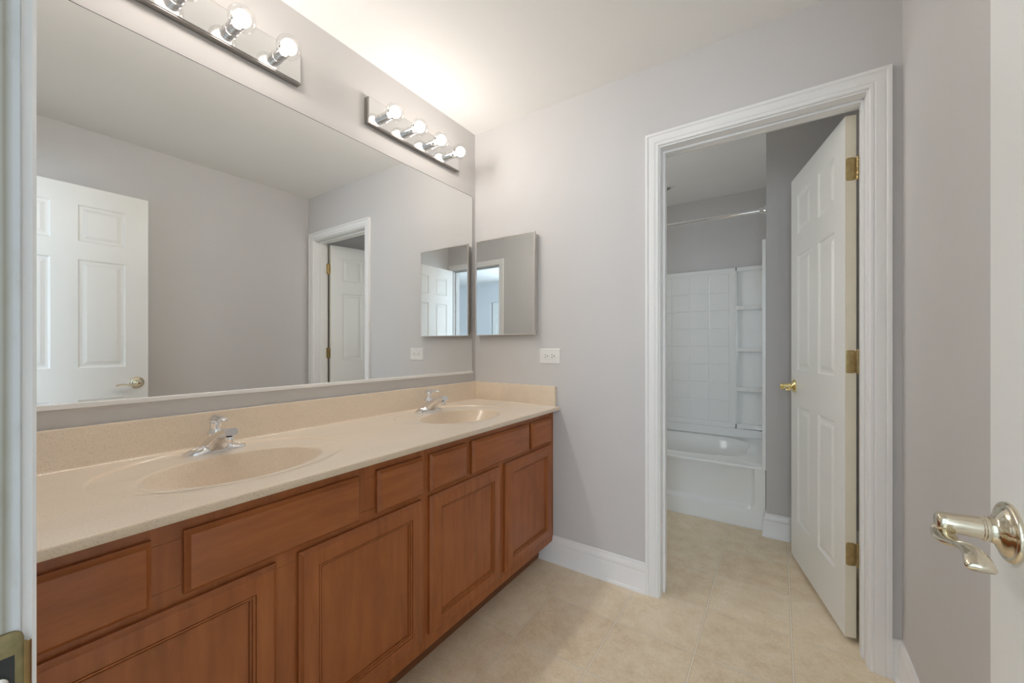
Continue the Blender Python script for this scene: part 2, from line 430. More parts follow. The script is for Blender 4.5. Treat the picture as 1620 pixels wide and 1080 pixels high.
m = MB(); m.lathe([(0.0045, 0), (0.0045, 0.0012), (0.003, 0.0020)], (-0.4282, 0.0265, 0.9245), (1,0,0), 16); m.build('screw', 'frame_metal', sp)

BB = [(0,0),(.0215,0),(.0215,.006),(.0195,.012),(.0150,.0155),(.0145,.0165),(.0145,.092),(.0125,.0965),(.0135,.100),(.0130,.110),(.0105,.121),(.0075,.126),(.0065,.130),(.0065,.136),(.0045,.139),(0,.139)]
def baseboard(name, a, b, nrm, label, mitre0=0, mitre1=0):
    a = Vector((*a, 0)); b = Vector((*b, 0)); n = Vector((*nrm, 0)); d = (b - a).normalized()
    mb = MB()
    mb.rings([[a + n*t + d*(mitre0*t) + Vector((0,0,z)) for t, z in BB], [b + n*t + d*(mitre1*t) + Vector((0,0,z)) for t, z in BB]])
    return struct(mb.build(name, 'trim_white', smooth=30), label, 'baseboard')
baseboard('baseboard_far', (-1.0795, YF), (-0.5115, YF), (0,-1), 'white baseboard between vanity and tub-room doorway')
baseboard('baseboard_far.001', (0.3265, YF), (XR, YF), (0,-1), 'short white baseboard bit right of the tub-room casing', 0, -1)
baseboard('baseboard_right', (XR, YF), (XR, 0.06), (-1,0), 'white baseboard along the right wall', 1, 0)
mb = MB()
n = len(BB)
mb.rings([[(0.46, YA - t, z) for t, z in BB], [(XA - t, YA - t, z) for t, z in BB], [(XA - t, YA + 0.045, z) for t, z in BB]])
struct(mb.build('baseboard_stub', 'trim_white', smooth=30), 'white baseboard wrapping the stub wall beside the bathtub', 'baseboard')

# ------------------------------------------------------------------ six-panel doors
def door_leaf(name, parent, wd, ht, th, px, pz, mat='door_white'):
    """face plane at local y=0 and y=-th; x from hinge; recessed panels in every px x pz cell"""
    mb = MB()
    xs = [0] + [v for p in px for v in p] + [wd]; zs = [0] + [v for p in pz for v in p] + [ht]
    prof = [(0,0),(.005,-.0055),(.009,-.0070),(.019,-.0070),(.036,-.0015),(.040,-.0015)]
    for side in (0, 1):
        for i in range(len(xs)-1):
            for j in range(len(zs)-1):
                x0, x1, z0, z1 = xs[i], xs[i+1], zs[j], zs[j+1]
                Y = lambda d: d if side == 0 else -th - d
                if i % 2 == 1 and j % 2 == 1:
                    rs = [[(x0+a, Y(d), z0+a), (x1-a, Y(d), z0+a), (x1-a, Y(d), z1-a), (x0+a, Y(d), z1-a)] for a, d in prof]
                    mb.rings(rs, cap0=False, cap1=True)
                else:
                    mb.add([(x0,Y(0),z0),(x1,Y(0),z0),(x1,Y(0),z1),(x0,Y(0),z1)], [(0,1,2,3)])
    o = mb.build(name, mat, parent, local=True, smooth=0)
    e = MB()
    g = 0.0
    e.add([(0,0,0),(wd,0,0),(wd,0,ht),(0,0,ht),(0,-th,0),(wd,-th,0),(wd,-th,ht),(0,-th,ht)],
          [(0,3,7,4),(1,5,6,2),(3,2,6,7),(0,4,5,1)])
    return o, e.build('edge_band', 'door_edge', parent, local=True, smooth=0)

def lever(parent, x, z, yface, sgn, mat, toward=-1, name='door_handle', label=None):
    """rosette, neck and waved lever; sgn = side of the leaf, lever runs toward the hinge"""
    h = bpy.data.objects.new(name, None); COL.objects.link(h); h.parent = parent; h.location = (x, yface, z); h.empty_display_size = .03
    if label: h['label'] = label
    mb = MB()
    mb.lathe([(.0350,0),(.0357,.0018),(.0352,.0042),(.0335,.0058),(.0312,.0062),(.0298,.0054),(.0288,.0058),(.0275,.0078),(.0240,.0102),(.0195,.0120),(.0165,.0135),(.0156,.0165),(.0150,.0185)], (0,0,0), (0,sgn,0), 40)
    mb.build('rosette', mat, h, local=True, smooth=50)
    mb = MB()
    mb.lathe([(.0140,.017),(.0140,.0200),(.0152,.0206),(.0152,.0226),(.0142,.0232),(.0142,.0248),(.0133,.0254),(.0130,.034),(.0124,.046),(.0120,.056),(.0112,.0620),(.0085,.0640)], (0,0,0), (0,sgn,0), 32)
    mb.build('neck', mat, h, local=True, smooth=50)
    mb = MB()
    pts = [(-.006,.0570,-.0060),(.001,.0580,-.0110),(.012,.0590,-.0140),(.026,.0595,-.0145),(.041,.0570,-.0115),(.056,.0550,-.0070),(.070,.0540,-.0050),(.083,.0535,-.0055),(.094,.0540,-.0085),(.102,.0545,-.0140)]
    # smooth the path
    P = []
    for i in range(len(pts)-1):
        p0 = Vector(pts[max(i-1,0)]); p1 = Vector(pts[i]); p2 = Vector(pts[i+1]); p3 = Vector(pts[min(i+2,len(pts)-1)])
        for k in range(4):
            t = k/4
            P.append(0.5*((2*p1) + (p2-p0)*t + (2*p0-5*p1+4*p2-p3)*t*t + (-p0+3*p1-3*p2+p3)*t**3))
    P.append(Vector(pts[-1]))
    Q = [(toward*p.x, sgn*p.y, p.z) for p in P]
    N = len(Q)
    def prof(i, tab):
        u = i/(N-1)
        for (u0, v0), (u1, v1) in zip(tab, tab[1:]):
            if u <= u1: return v0 + (v1-v0)*(u-u0)/(u1-u0)
    ra = [prof(i, [(0,.0030),(.06,.0050),(.25,.0058),(.5,.0046),(.8,.0054),(.96,.0058),(1,.0040)]) for i in range(N)]
    rb = [prof(i, [(0,.0060),(.06,.0105),(.25,.0120),(.5,.0085),(.75,.0095),(.96,.0125),(1,.0105)]) for i in range(N)]
    mb.tube(Q, ra, 16, ry=rb)
    mb.build('lever', mat, h, local=True, smooth=60)
    return h

def hinge(parent, z, mat='brass'):
    """leaf let into the hinge edge (local x=0), knuckle behind the tub-room side"""
    h = bpy.data.objects.new('hinge', None); COL.objects.link(h); h.parent = parent; h.location = (0, 0, z); h.empty_display_size = .03
    mb = MB()
    pr = rrect(-.0330, -.0020, -.0445, .0445, .008)
    pr = [(y if y > -.02 else y, zz) for y, zz in pr]
    mb.rings([[(0.0005, y, zz) for y, zz in pr], [(-.0012, y, zz) for y, zz in pr], [(-.0016, y*0.94-.001, zz*0.975) for y, zz in pr]])
    mb.build('leaf', mat, h, local=True, smooth=40)
    mb = MB()
    for k in range(5):
        z0 = -.0445 + .0178*k
        mb.lathe([(.0052, z0+.0004),(.0058, z0+.0010),(.0058, z0+.0168),(.0052, z0+.0174)], (-.0032, -.0395, 0), (0,0,1), 16)
    mb.lathe([(.0030,-.0475),(.0045,-.0455),(.0045,.0455),(.0030,.0480)], (-.0032, -.0395, 0), (0,0,1), 12)
    mb.build('knuckle', mat, h, local=True, smooth=40)
    mb = MB()
    for (yy, zz) in ((-.011, .032), (-.011, -.032), (-.020, 0.0)):
        mb.lathe([(.0042, 0), (.0042, .0006), (.0026, .0006), (.0020, .0002)], (-.0015, yy, zz), (-1,0,0), 12)
    mb.build('screw', 'old_brass', h, local=True, smooth=40)
    # second leaf, screwed to the frame beyond the knuckle
    mb = MB(); mb.box(-.034, -.0045, -.0425, -.0412, -.0445, .0445)
    mb.build('frame_leaf', mat, h, local=True)
    return h

# tub-room door, open into the tub room
ang = math.atan2(2.642-2.001, 0.059-0.216)
d1 = empty('door_1', (0.216, 2.001, 0.020), ang)
struct(d1, 'white six-panel door standing open into the tub room', 'door')
door_leaf('door_panel', d1, 0.660, 2.024, 0.035, [(.100,.280),(.382,.560)], [(.213,.818),(1.005,1.602),(1.713,1.914)])
lever(d1, 0.608, 0.917, 0.0, 1, 'bright_brass', label='bright brass lever handle')
lever(d1, 0.608, 0.917, -0.035, -1, 'bright_brass', label='bright brass lever handle on the hidden side')
for z in (1.816, 1.069, 0.323): hinge(d1, z, 'old_brass')
# entry door, open against the right wall
ang2 = math.atan2(1.0, -0.0123)
d2 = empty('door_2', (0.2405, 0.079, 0.030), ang2)
struct(d2, 'white six-panel entry door open along the right wall, mirrored beside the vanity', 'door')
door_leaf('door_panel', d2, 0.705, 2.035, 0.035, [(.105,.301),(.404,.600)], [(.207,.812),(.995,1.614),(1.718,1.926)])
lever(d2, 0.651, 0.895, 0.0, 1, 'pale_brass', label='pale brass lever handle near the right photo edge')
lever(d2, 0.651, 0.895, -0.035, -1, 'pale_brass', label='pale brass lever handle on the wall side')
for z in (1.82, 1.07, 0.31): hinge(d2, z, 'old_brass')
# door in the room behind the camera, seen in the cabinet mirror
d3 = empty('door_3', (1.767, HB-0.03, 0.012), math.pi)
d3.rotation_euler = (0, 0, 0)
struct(d3, 'white panel door in the bluish room, seen in the cabinet mirror', 'door')
d3.location.x = 1.055
door_leaf('door_panel', d3, 0.712, 2.02, 0.035, [(.095,.300),(.407,.612)], [(.22,.83),(1.01,1.60),(1.70,1.80)])
boxo('gap_shade', 'gap_shade', (1.0, 1.82, HB-0.10, HB-0.085, 0, 2.07), d3, smooth=0)  # dark sheet standing in for the shade in the gap beside the leaf

# ------------------------------------------------------------------ vanity cabinets
XF = -1.000                       # face frame
def slab_rings(y0, y1, z0, z1, x0, prof):
    return [[(x0+t, y0+a, z0+a), (x0+t, y1-a, z0+a), (x0+t, y1-a, z1-a), (x0+t, y0+a, z1-a)] for a, t in prof]
EDGE = [(0,0),(0,.0090),(.0030,.0110),(.0090,.0182),(.0115,.0190)]
def drawer(parent, name, y0, y1, z0=0.650, z1=0.778):
    mb = MB(); mb.rings(slab_rings(y0, y1, z0, z1, XF+.0003, EDGE))
    return mb.build(name, 'wood_horizontal', parent, smooth=20)
def cab_door(parent, y0, y1, z0=0.160, z1=0.634):
    mb = MB()
    prof = EDGE + [(.0468,.0190),(.0476,.0158),(.0490,.0158),(.0498,.0178),(.0535,.0172),(.0545,.0132),(.0560,.0128),(.0566,.0146),(.0585,.0138),(.0592,.0085),(.0605,.0080)]
    # frame with mitred look: outer back ring to inner moulding, closed behind by the panel
    mb.rings(slab_rings(y0, y1, z0, z1, XF+.0003, prof), cap1=False)
    o = mb.build('door', 'wood_vertical', parent, smooth=20)
    a = .0598
    p = MB(); p.box(XF+.004, XF+.0096, y0+a, y1-a, z0+a, z1-a)
    p.build('panel', 'wood_vertical', o, smooth=0)
    return o
def vanity(y0, y1, label, drawers, false, doors):
    e = empty('vanity_cabinet', (-1.27, (y0+y1)/2, 0)); tag(e, label, 'cabinet', 'bathroom vanity cabinets')
    mb = MB()
    mb.box(XL+.002, XF-.019, y0, y1, 0.112, 0.700)           # carcass below the basin
    mb.box(XF-.019, XF, y0, y0+.030, 0.112, 0.809)            # stiles and rails of the face frame
    mb.box(XF-.019, XF, y1-.030, y1, 0.112, 0.809)
    mb.box(XF-.019, XF, y0+.030, y1-.030, 0.112, 0.168)
    mb.box(XF-.019, XF, y0+.030, y1-.030, 0.615, 0.668)
    mb.box(XF-.019, XF, y0+.030, y1-.030, 0.762, 0.809)
    for a, b in ((doors[0][1]-.014, doors[1][0]+.014),):
        mb.box(XF-.019, XF, a, b, 0.168, 0.615)
    for a, b in ((drawers[0][1]-.012, false[0]+.012), (false[1]-.012, drawers[1][0]+.012)):
        mb.box(XF-.019, XF, a, b, 0.668, 0.762)
    mb.build('carcass', 'wood_vertical', e, bevel=0.0008, seg=1)
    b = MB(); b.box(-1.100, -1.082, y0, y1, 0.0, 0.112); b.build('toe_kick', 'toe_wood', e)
    for d in drawers: drawer(e, 'drawer_front', *d)
    drawer(e, 'false_front', *false)
    for d in doors: cab_door(e, *d)
    return e
vanity(0.042, 0.9505, 'brown wooden vanity cabinet under the front sink, cut by the door jamb', [(.050,.240),(.752,.934)], (.290,.692), [(.057,.466),(.519,.928)])
vanity(0.9515, 1.8765, 'brown wooden vanity cabinet under the far sink, against the cabinet-mirror wall', [(.966,1.157),(1.635,1.838)], (1.190,1.612), [(.965,1.374),(1.416,1.832)])

# ------------------------------------------------------------------ vanity top with two integral bowls
ZT, ZB = 0.830, 0.8105
XC0, XC1 = XL + 0.001, -0.9585
vt = empty('vanity_countertop', (-1.25, 0.96, ZB)); tag(vt, 'speckled beige vanity top with two oval sinks moulded in', 'countertop')
SINKS = [(-1.222, 0.484), (-1.222, 1.389)]
SPLIT = [(0.042, 0.937), (0.937, 1.8765)]
def smooth01(t): t = max(0, min(1, t)); return t*t*(3-2*t)
mbt = MB()
NS = 128
for (sx, sy), (ya, yb) in zip(SINKS, SPLIT):
    ox, oy = sx - 0.050, sy + 0.006           # outer raised oval
    orx, ory = 0.236, 0.292
    rx, ry = 0.152, 0.208
    # bowl mesh (its own part)
    bowl = MB(); rs = []
    K = 22
    for k in range(K+1):
        t = k/K                                 # 0 rim .. 1 drain
        f = 1 - t*0.90
        depth = 0.128*(1 - (1-t)**2.2 if t > 0 else 0)
        depth = 0.128*(1 - abs(f)**2.6) if t > 0 else 0
        cx = sx - 0.030*smooth01(t); cy = sy
        rs.append([(cx + rx*f*math.cos(2*math.pi*i/NS), cy + ry*f*math.sin(2*math.pi*i/NS), ZT - 0.0105 - depth) for i in range(NS)])
    bowl.rings(rs, cap0=False, cap1=True)
    bo = bowl.build('sink_bowl', 'cultured_marble', vt, smooth=60)
    dr = MB(); dr.lathe([(.0215,0),(.0215,.0025),(.0190,.0035),(.0170,.0015),(.0150,.0010),(.0140,.0050),(.0100,.0062)], (sx-.030, sy, ZT-.0105-.128*(1-.1**2.6)+.0005), (0,0,1), 28)
    dr.build('drain', 'chrome', bo)
    # top surface between bowl rim and slab edge
    def ring(lx, c, z):   # blends
        return None
    rings = []
    def ell(cx, cy, ax, ay, zf):
        return [(cx + ax*math.cos(2*math.pi*i/NS), cy + ay*math.sin(2*math.pi*i/NS), zf(2*math.pi*i/NS)) for i in range(NS)]
    back = lambda a: smooth01((0.55 - math.cos(a))/1.1)       # 1 at the wall side, 0 at the front
    rings.append(ell(sx, sy, rx, ry, lambda a: ZT-.0105))
    rings.append(ell(sx, sy, rx+.0020, ry+.0020, lambda a: ZT-.0075))
    rings.append(ell(sx, sy, rx+.0055, ry+.0055, lambda a: ZT-.0052*back(a)-.0022))
    rings.append(ell(sx, sy, rx+.0110, ry+.0110, lambda a: ZT-.0055*back(a)-.0006))
    for q in (0.35, 0.7, 0.93):
        cx, cy = sx+(ox-sx)*q, sy+(oy-sy)*q
        ax = rx+.011+(orx-rx-.011)*q; ay = ry+.011+(ory-ry-.011)*q
        rings.append(ell(cx, cy, ax, ay, lambda a: ZT-.0056*back(a)))
    rings.append(ell(ox, oy, orx-.004, ory-.004, lambda a: ZT-.0060*back(a)))
    rings.append(ell(ox, oy, orx-.0015, ory-.0015, lambda a: ZT-.0030*back(a)))
    rings.append(ell(ox, oy, orx+.0015, ory+.0015, lambda a: ZT-.0004*back(a)))
    for g_ in (.004, .007, .010): rings.append(ell(ox, oy, orx+g_, ory+g_, lambda a: ZT))
    x1 = XC1 - 0.004
    rect = []
    for i in range(NS):
        a = 2*math.pi*i/NS; cx, cy = math.cos(a)*orx, math.sin(a)*ory
        tx = ((x1-ox) if cx > 0 else (XC0-ox))/cx if abs(cx) > 1e-9 else 1e9
        ty = ((yb-oy) if cy > 0 else (ya-oy))/cy if abs(cy) > 1e-9 else 1e9
        t = min(tx, ty); rect.append([ox+cx*t, oy+cy*t, ZT])
    for (gx, gy) in ((x1,yb),(XC0,yb),(XC0,ya),(x1,ya)):
        j = min(range(NS), key=lambda i: (rect[i][0]-gx)**2 + (rect[i][1]-gy)**2); rect[j] = [gx, gy, ZT]
    rings.append(rect)
    mbt.rings(rings, cap0=False, cap1=False)
# front edge profile, underside, ends
y0, y1 = SPLIT[0][0], SPLIT[1][1]
ep = [(XC1-.00397, ZT),(XC1-.0015, ZT-.0008),(XC1-.0003, ZT-.0028),(XC1, ZT-.005),(XC1, ZB+.002),(XC1-.002, ZB),(XC1-.03, ZB)]
mbt.rings([[(x, y0, z) for x, z in ep], [(x, y1, z) for x, z in ep]], closed=False, cap0=False, cap1=False)
mbt.add([(XC0,y0,ZT),(x1,y0,ZT),(x1,y0,ZB),(XC0,y0,ZB)], [(0,1,2,3)])
mbt.add([(XC0,y1,ZT),(x1,y1,ZT),(x1,y1,ZB),(XC0,y1,ZB)], [(0,1,2,3)])
slab = mbt.build('slab', 'cultured_marble', vt, smooth=50)
for p in slab.data.polygons:
    if abs(p.normal.z) > 0.9995: p.use_smooth = False
ZS = 0.937
mb = MB(); pr = [(XC0, ZT-.002),(XC0+.026, ZT-.0005),(XC0+.0225, ZT+.002),(XC0+.0200, ZT+.006),(XC0+.0195, ZS-.004),(XC0+.0180, ZS-.001),(XC0+.015, ZS),(XC0, ZS)]
mb.rings([[(x, y0, z) for x, z in pr], [(x, y1, z) for x, z in pr]]); mb.build('backsplash', 'cultured_marble', vt, smooth=40)
mb = MB(); pr = [(y1, ZT-.002),(y1-.024, ZT-.0005),(y1-.0200, ZT+.003),(y1-.0195, ZS-.004),(y1-.0180, ZS-.001),(y1-.015, ZS),(y1, ZS)]
xa, xb = XC0+.019, -0.9785
mb.rings([[(xa, y, z) for y, z in pr], [(xb-.003, y, z) for y, z in pr], [(xb, y + (.003 if y < y1-.001 else 0), z - (.003 if z > ZS-.002 else 0)) for y, z in pr]])
mb.build('side_splash', 'cultured_marble', vt, smooth=40)

# ------------------------------------------------------------------ faucets
def superrect(hx, hy, n=28, p=4.0):
    out = []
    for i in range(n):
        a = 2*math.pi*i/n; c, s_ = math.cos(a), math.sin(a)
        out.append((hx*math.copysign(abs(c)**(2/p), c), hy*math.copysign(abs(s_)**(2/p), s_)))
    return out
def faucet(x, y, z, label):
    f = empty('faucet', (x, y, z)); tag(f, label, 'faucet', 'chrome faucets on the vanity top')
    # base: long low boat-shaped plate, wings dished on the front
    mb = MB(); rs = []
    for k in range(33):
        u = -1 + 2*k/32; yy = 0.0825*u
        hw = 0.0270*(1 - abs(u)**5)**0.5 + 0.0015
        hc = 0.030*math.exp(-(u/0.42)**2) + 0.0125*(1 - abs(u)**6) + 0.0025
        pr = [(-hw, 0), (-hw, .006), (-hw*0.80, hc*0.85), (-hw*0.35, hc), (hw*0.25, hc*0.93), (hw*0.72, hc*0.60), (hw*0.95, .0085), (hw, .005), (hw, 0)]
        rs.append([(px, yy, pz) for px, pz in pr])
    mb.rings(rs); mb.build('base', 'chrome', f, local=True, smooth=50)
    def surf(u, v):          # point on the front slope of the base, v from crest to foot
        hw = 0.0270*(1 - abs(u)**5)**0.5 + 0.0015
        hc = 0.030*math.exp(-(u/0.42)**2) + 0.0125*(1 - abs(u)**6) + 0.0025
        A, B, Cc, D = (-hw*0.35, hc), (hw*0.25, hc*0.93), (hw*0.72, hc*0.60), (hw*0.95, .0085)
        for (p, q) in ((A, B), (B, Cc), (Cc, D)):
            if v <= 1: return Vector((p[0]+(q[0]-p[0])*v, 0.0825*u, p[1]+(q[1]-p[1])*v))
            v -= 1
        return Vector((D[0], 0.0825*u, D[1]))
    for s_ in (-1, 1):       # raised oval rim around the dished facet of each wing
        mb = MB(); ring = [surf(s_*(0.645 + 0.235*math.cos(2*math.pi*i/32)), 1.35 + 1.15*math.sin(2*math.pi*i/32)) + Vector((.0004, 0, .0006)) for i in range(32)]
        mid = sum(ring, Vector())/32
        mb.rings([[p + (mid-p)*t + Vector((.0003, 0, .0011))*q for p in ring] for t, q in ((0,0),(.04,1),(.10,1),(.16,.1),(.6,.0),(.95,-.2))], cap0=False)
        mb.build('wing_facet', 'chrome', f, local=True, smooth=50)
    # spout: broad skirt narrowing into a boxy nose
    path = [(-.006,.006,.027,.036,.010),(.006,.020,.025,.034,.020),(.022,.036,.022,.028,.026),(.042,.050,.0165,.0225,.024),(.064,.061,.0130,.0200,.019),(.086,.068,.0120,.0190,.015),(.103,.0715,.0120,.0185,.0135),(.112,.0725,.0105,.0170,.012)]
    mb = MB(); rs = []
    for i, (px, pz, hh, hw, _) in enumerate(path):
        a = path[max(0,i-1)]; b = path[min(len(path)-1, i+1)]
        d = Vector((b[0]-a[0], 0, b[1]-a[1])).normalized(); nrm = Vector((-d.z, 0, d.x))
        rs.append([(px + nrm.x*q[0], q[1], max(0.002, pz + nrm.z*q[0])) for q in superrect(hh, hw, 28, 3.4)])
    mb.rings(rs); mb.build('spout', 'chrome', f, local=True, smooth=45)
    mb = MB(); mb.lathe([(.0105,0),(.0112,.002),(.0112,.014),(.0100,.016)], (.100, 0, .0415), (0,0,1), 24); mb.build('aerator', 'chrome', f, local=True)
    # handle: turned hub with a forward-arching lever
    mb = MB(); mb.lathe([(.0215,0),(.0220,.004),(.0205,.010),(.0165,.016),(.0150,.022),(.0165,.030),(.0175,.037),(.0160,.043),(.0100,.047)], (-.004, 0, .052), (0.10,0,1), 32)
    mb.build('handle_hub', 'chrome', f, local=True, smooth=60)
    mb = MB()
    pts = [(-.020,.088),(-.014,.098),(-.002,.104),(.014,.1055),(.032,.1050),(.050,.1045),(.064,.1035),(.070,.1015)]
    mb.tube([(px, 0, pz) for px, pz in pts], [.006,.0085,.0078,.0062,.0050,.0050,.0056,.0035], 16, ry=[.010,.0150,.0145,.0115,.0095,.0110,.0125,.007])
    mb.build('lever', 'chrome', f, local=True, smooth=60)
    return f
faucet(-1.448, 0.503, ZT-.0058, 'chrome single-lever faucet at the front sink')
faucet(-1.448, 1.405, ZT-.0058, 'chrome single-lever faucet at the far sink by the corner')

# ------------------------------------------------------------------ wall mirror
MZ0, MZ1, MY1 = 0.9895, 2.0527, 1.8475
mi = empty('wall_mirror', (XL, 0.95, MZ0)); tag(mi, 'large frameless mirror covering the wall above the vanity', 'mirror')
boxo('backing', 'mirror_edge', (XL, XL+.0045, 0.050, MY1, MZ0+.004, MZ1), mi, smooth=0)
m = MB(); m.box(XL+.0045, XL+.006, 0.050, MY1-.0030, MZ0+.004, MZ1-.0030); m.build('mirror_glass', 'mirror_silver', mi, smooth=0)
m = MB(); pr = [(XL, MZ0-.003),(XL+.0105, MZ0-.003),(XL+.0105, MZ0+.0095),(XL+.0065, MZ0+.0110),(XL+.0063, MZ0+.004),(XL, MZ0+.004)]
m.rings([[(x, 0.050, z) for x, z in pr], [(x, MY1+.001, z) for x, z in pr]]); m.build('bottom_channel', 'channel_white', mi, bevel=0.0008, seg=1)

# ------------------------------------------------------------------ vanity lights
def vanity_light(y0, y1, label):
    z0, z1 = 2.146, 2.262; xf = XL + .030
    v = empty('vanity_light', (XL, (y0+y1)/2, z0)); tag(v, label, 'light fixture', 'four-bulb light bars above the mirror')
    mb = MB(); mb.box(XL, xf-.003, y0, y1, z0, z1); mb.build('housing', 'dark_chrome', v, bevel=0.001, seg=1)
    mb = MB(); mb.rings([[(xf-.003+t, y0+.0035+a, z0+.0035+a), (xf-.003+t, y1-.0035-a, z0+.0035+a), (xf-.003+t, y1-.0035-a, z1-.0035-a), (xf-.003+t, y0+.0035+a, z1-.0035-a)] for a, t in ((0,0),(0,.0022),(.0015,.003))])
    mb.build('face_plate', 'fixture_chrome', v, smooth=20)
    zc = 2.2035
    yc = (y0+y1)/2
    for k in range(4):
        y = yc - 0.2198 + 0.1465*k
        mb = MB(); mb.lathe([(.0235,0),(.0235,.002),(.0202,.003),(.0202,.020),(.0212,.0205),(.0212,.0250),(.0202,.0255),(.0202,.0450),(.0190,.0455),(.0178,.040),(.0170,.020)], (xf, y, zc), (1,0,0), 32, cap1=True)
        mb.build('socket', 'fixture_chrome', v, smooth=40)
        bx = xf + .0765
        prof = [(.0125,-.034),(.0140,-.0325)]
        r = .0395
        for i in range(2, 25):
            a = math.pi*i/24
            prof.append((max(1e-4, r*math.sin(a)) if i > 2 else .0168, -r*math.cos(a)))
        mb = MB(); mb.lathe(prof, (bx, y, zc), (1,0,0), 32, cap0=False, cap1=False)
        b = mb.build('light_bulb', 'bulb_glass', v, smooth=80); b['label'] = 'round clear glass bulb, lit'
        mb = MB()
        r2 = .0250
        mb.lathe([(max(1e-4, r2*math.sin(math.pi*i/10)), -r2*math.cos(math.pi*i/10)) for i in range(11)], (bx+.002, y, zc), (1,0,0), 14, cap0=False, cap1=False)
        mb.build('filament', 'filament_glow', b, smooth=80)
        bulb_lamp('bulb_light', (bx+.002, y, zc), b)
        mb = MB(); mb.lathe([(.010,0),(.007,.010),(.004,.020)], (bx-.036, y, zc), (1,0,0), 12); mb.build('stem', 'plastic_white', b)
    return v
vanity_light(0.190, 0.801, 'chrome four-bulb light bar cut by the top photo edge')
vanity_light(1.098, 1.704, 'chrome four-bulb light bar over the far sink, near the corner')

# ------------------------------------------------------------------ medicine cabinet and outlet
mc = empty('medicine_cabinet', (-1.309, YF, 1.2125)); tag(mc, 'small mirrored medicine cabinet in the corner beside the big mirror', 'cabinet')
cx0, cx1, cz0, cz1 = -1.5005, -1.0915, 1.2118, 1.772
boxo('body', 'frame_metal', (cx0+.010, cx1-.0035, YF-.0255, YF, cz0+.020, cz1-.008), mc, bevel=0.001)
dm = MB(); pr = [(0,0),(0,.0105),(.0015,.0120),(.0040,.0120),(.0050,.0108)]
dm.rings([[(cx0+a, YF-.0262-t, cz0+a), (cx1-a, YF-.0262-t, cz0+a), (cx1-a, YF-.0262-t, cz1-a), (cx0+a, YF-.0262-t, cz1-a)] for a, t in pr], cap1=False)
dd = dm.build('mirror_door', 'frame_metal', mc, smooth=20)
m = MB(); m.box(cx0+.0045, cx1-.0045, YF-.0369, YF-.0337, cz0+.0045, cz1-.0045); m.build('mirror_glass', 'mirror_silver', dd, smooth=0)

oc = (-1.018, 1.0955)
ot = empty('wall_outlet', (oc[0], YF, oc[1]-.041)); tag(ot, 'white two-socket wall outlet on the grey wall right of the medicine cabinet', 'outlet')
m = MB(); m.rings([[(oc[0]-.063+a, YF-t, oc[1]-.041+a), (oc[0]+.063-a, YF-t, oc[1]-.041+a), (oc[0]+.063-a, YF-t, oc[1]+.041-a), (oc[0]-.063+a, YF-t, oc[1]+.041-a)] for a, t in ((0,0),(0,.003),(.004,.0062))])
m.build('cover_plate', 'plastic_white', ot, smooth=20)
m = MB(); m.rings([[(oc[0]-.034+a, YF-t, oc[1]-.0168+a), (oc[0]+.034-a, YF-t, oc[1]-.0168+a), (oc[0]+.034-a, YF-t, oc[1]+.0168-a), (oc[0]-.034+a, YF-t, oc[1]+.0168-a)] for a, t in ((0,.005),(0,.0074),(.001,.0082))])
m.build('receptacle', 'plastic_white', ot, smooth=20)
m = MB()
for s_ in (-.0195, .0195):
    m.box(oc[0]+s_-.0075, oc[0]+s_-.0010, YF-.0084, YF-.0080, oc[1]+.0052, oc[1]+.0082)
    m.box(oc[0]+s_-.0085, oc[0]+s_-.0005, YF-.0084, YF-.0080, oc[1]-.0078, oc[1]-.0048)
    m.lathe([(.0030,0),(.0030,.0004)], (oc[0]+s_+.0085, YF-.0080, oc[1]), (0,-1,0), 12)
m.build('slot', 'slot_dark', ot)
for s_ in (-.050, .050):
    m = MB(); m.lathe([(.0034,0),(.0034,.0006),(.0022,.0012)], (oc[0]+s_, YF-.0060, oc[1]), (0,-1,0), 14); m.build('screw', 'plastic_white', ot)

# ------------------------------------------------------------------ bathtub
ZR = 0.392
yt0, yt1 = 2.905, YT-.004
xt0, xt1 = XT+.003, XA-.004
tb = empty('bathtub', ((xt0+xt1)/2, (yt0+yt1)/2, 0)); tag(tb, 'glossy white bathtub with recessed apron in the alcove', 'bathtub')
m = MB()
# apron: front plane with a recessed field whose lower corner is rounded
def rr(x0, x1, z0, z1, r, n=10):      # lower corners rounded, upper ones square under the rim
    out = [(x1, z1), ((x0+x1)/2, z1), (x0, z1)]
    for cx, cz, a0 in ((x0+r, z0+r, 180), (x1-r, z0+r, 270)):
        for i in range(n+1):
            a = R(a0 + 90*i/n); out.append((cx + r*math.cos(a), cz + r*math.sin(a)))
    return out
fieldo = rr(xt0+.055, xt1-.060, 0.118, ZR-.016, .055)
NF = len(fieldo)
def ins(a, y): return [(x, y, z) for x, z in rr(xt0+.055+a, xt1-.060-a, 0.118+a, ZR-.016-a*0.1, max(.004, .055-a))]
outer = []
for x, z in fieldo:
    cxm, czm = (xt0+xt1)/2, ZR/2
    tx = (xt1-cxm if x > cxm else cxm-xt0)/abs(x-cxm); tz = (ZR-.012-czm if z > czm else czm)/abs(z-czm)
    t = min(tx, tz); outer.append([cxm+(x-cxm)*t, yt0, czm+(z-czm)*t])
for (gx, gz) in ((xt0,0),(xt1,0),(xt1,ZR-.012),(xt0,ZR-.012)):
    j = min(range(NF), key=lambda i: (outer[i][0]-gx)**2+(outer[i][2]-gz)**2); outer[j] = [gx, yt0, gz]
m.rings([outer, ins(-.006, yt0), ins(-.002, yt0+.002), ins(.006, yt0+.026), ins(.016, yt0+.032), ins(.024, yt0+.033)], cap0=False, cap1=True)
m.build('apron', 'acrylic', tb, smooth=45)
m = MB()
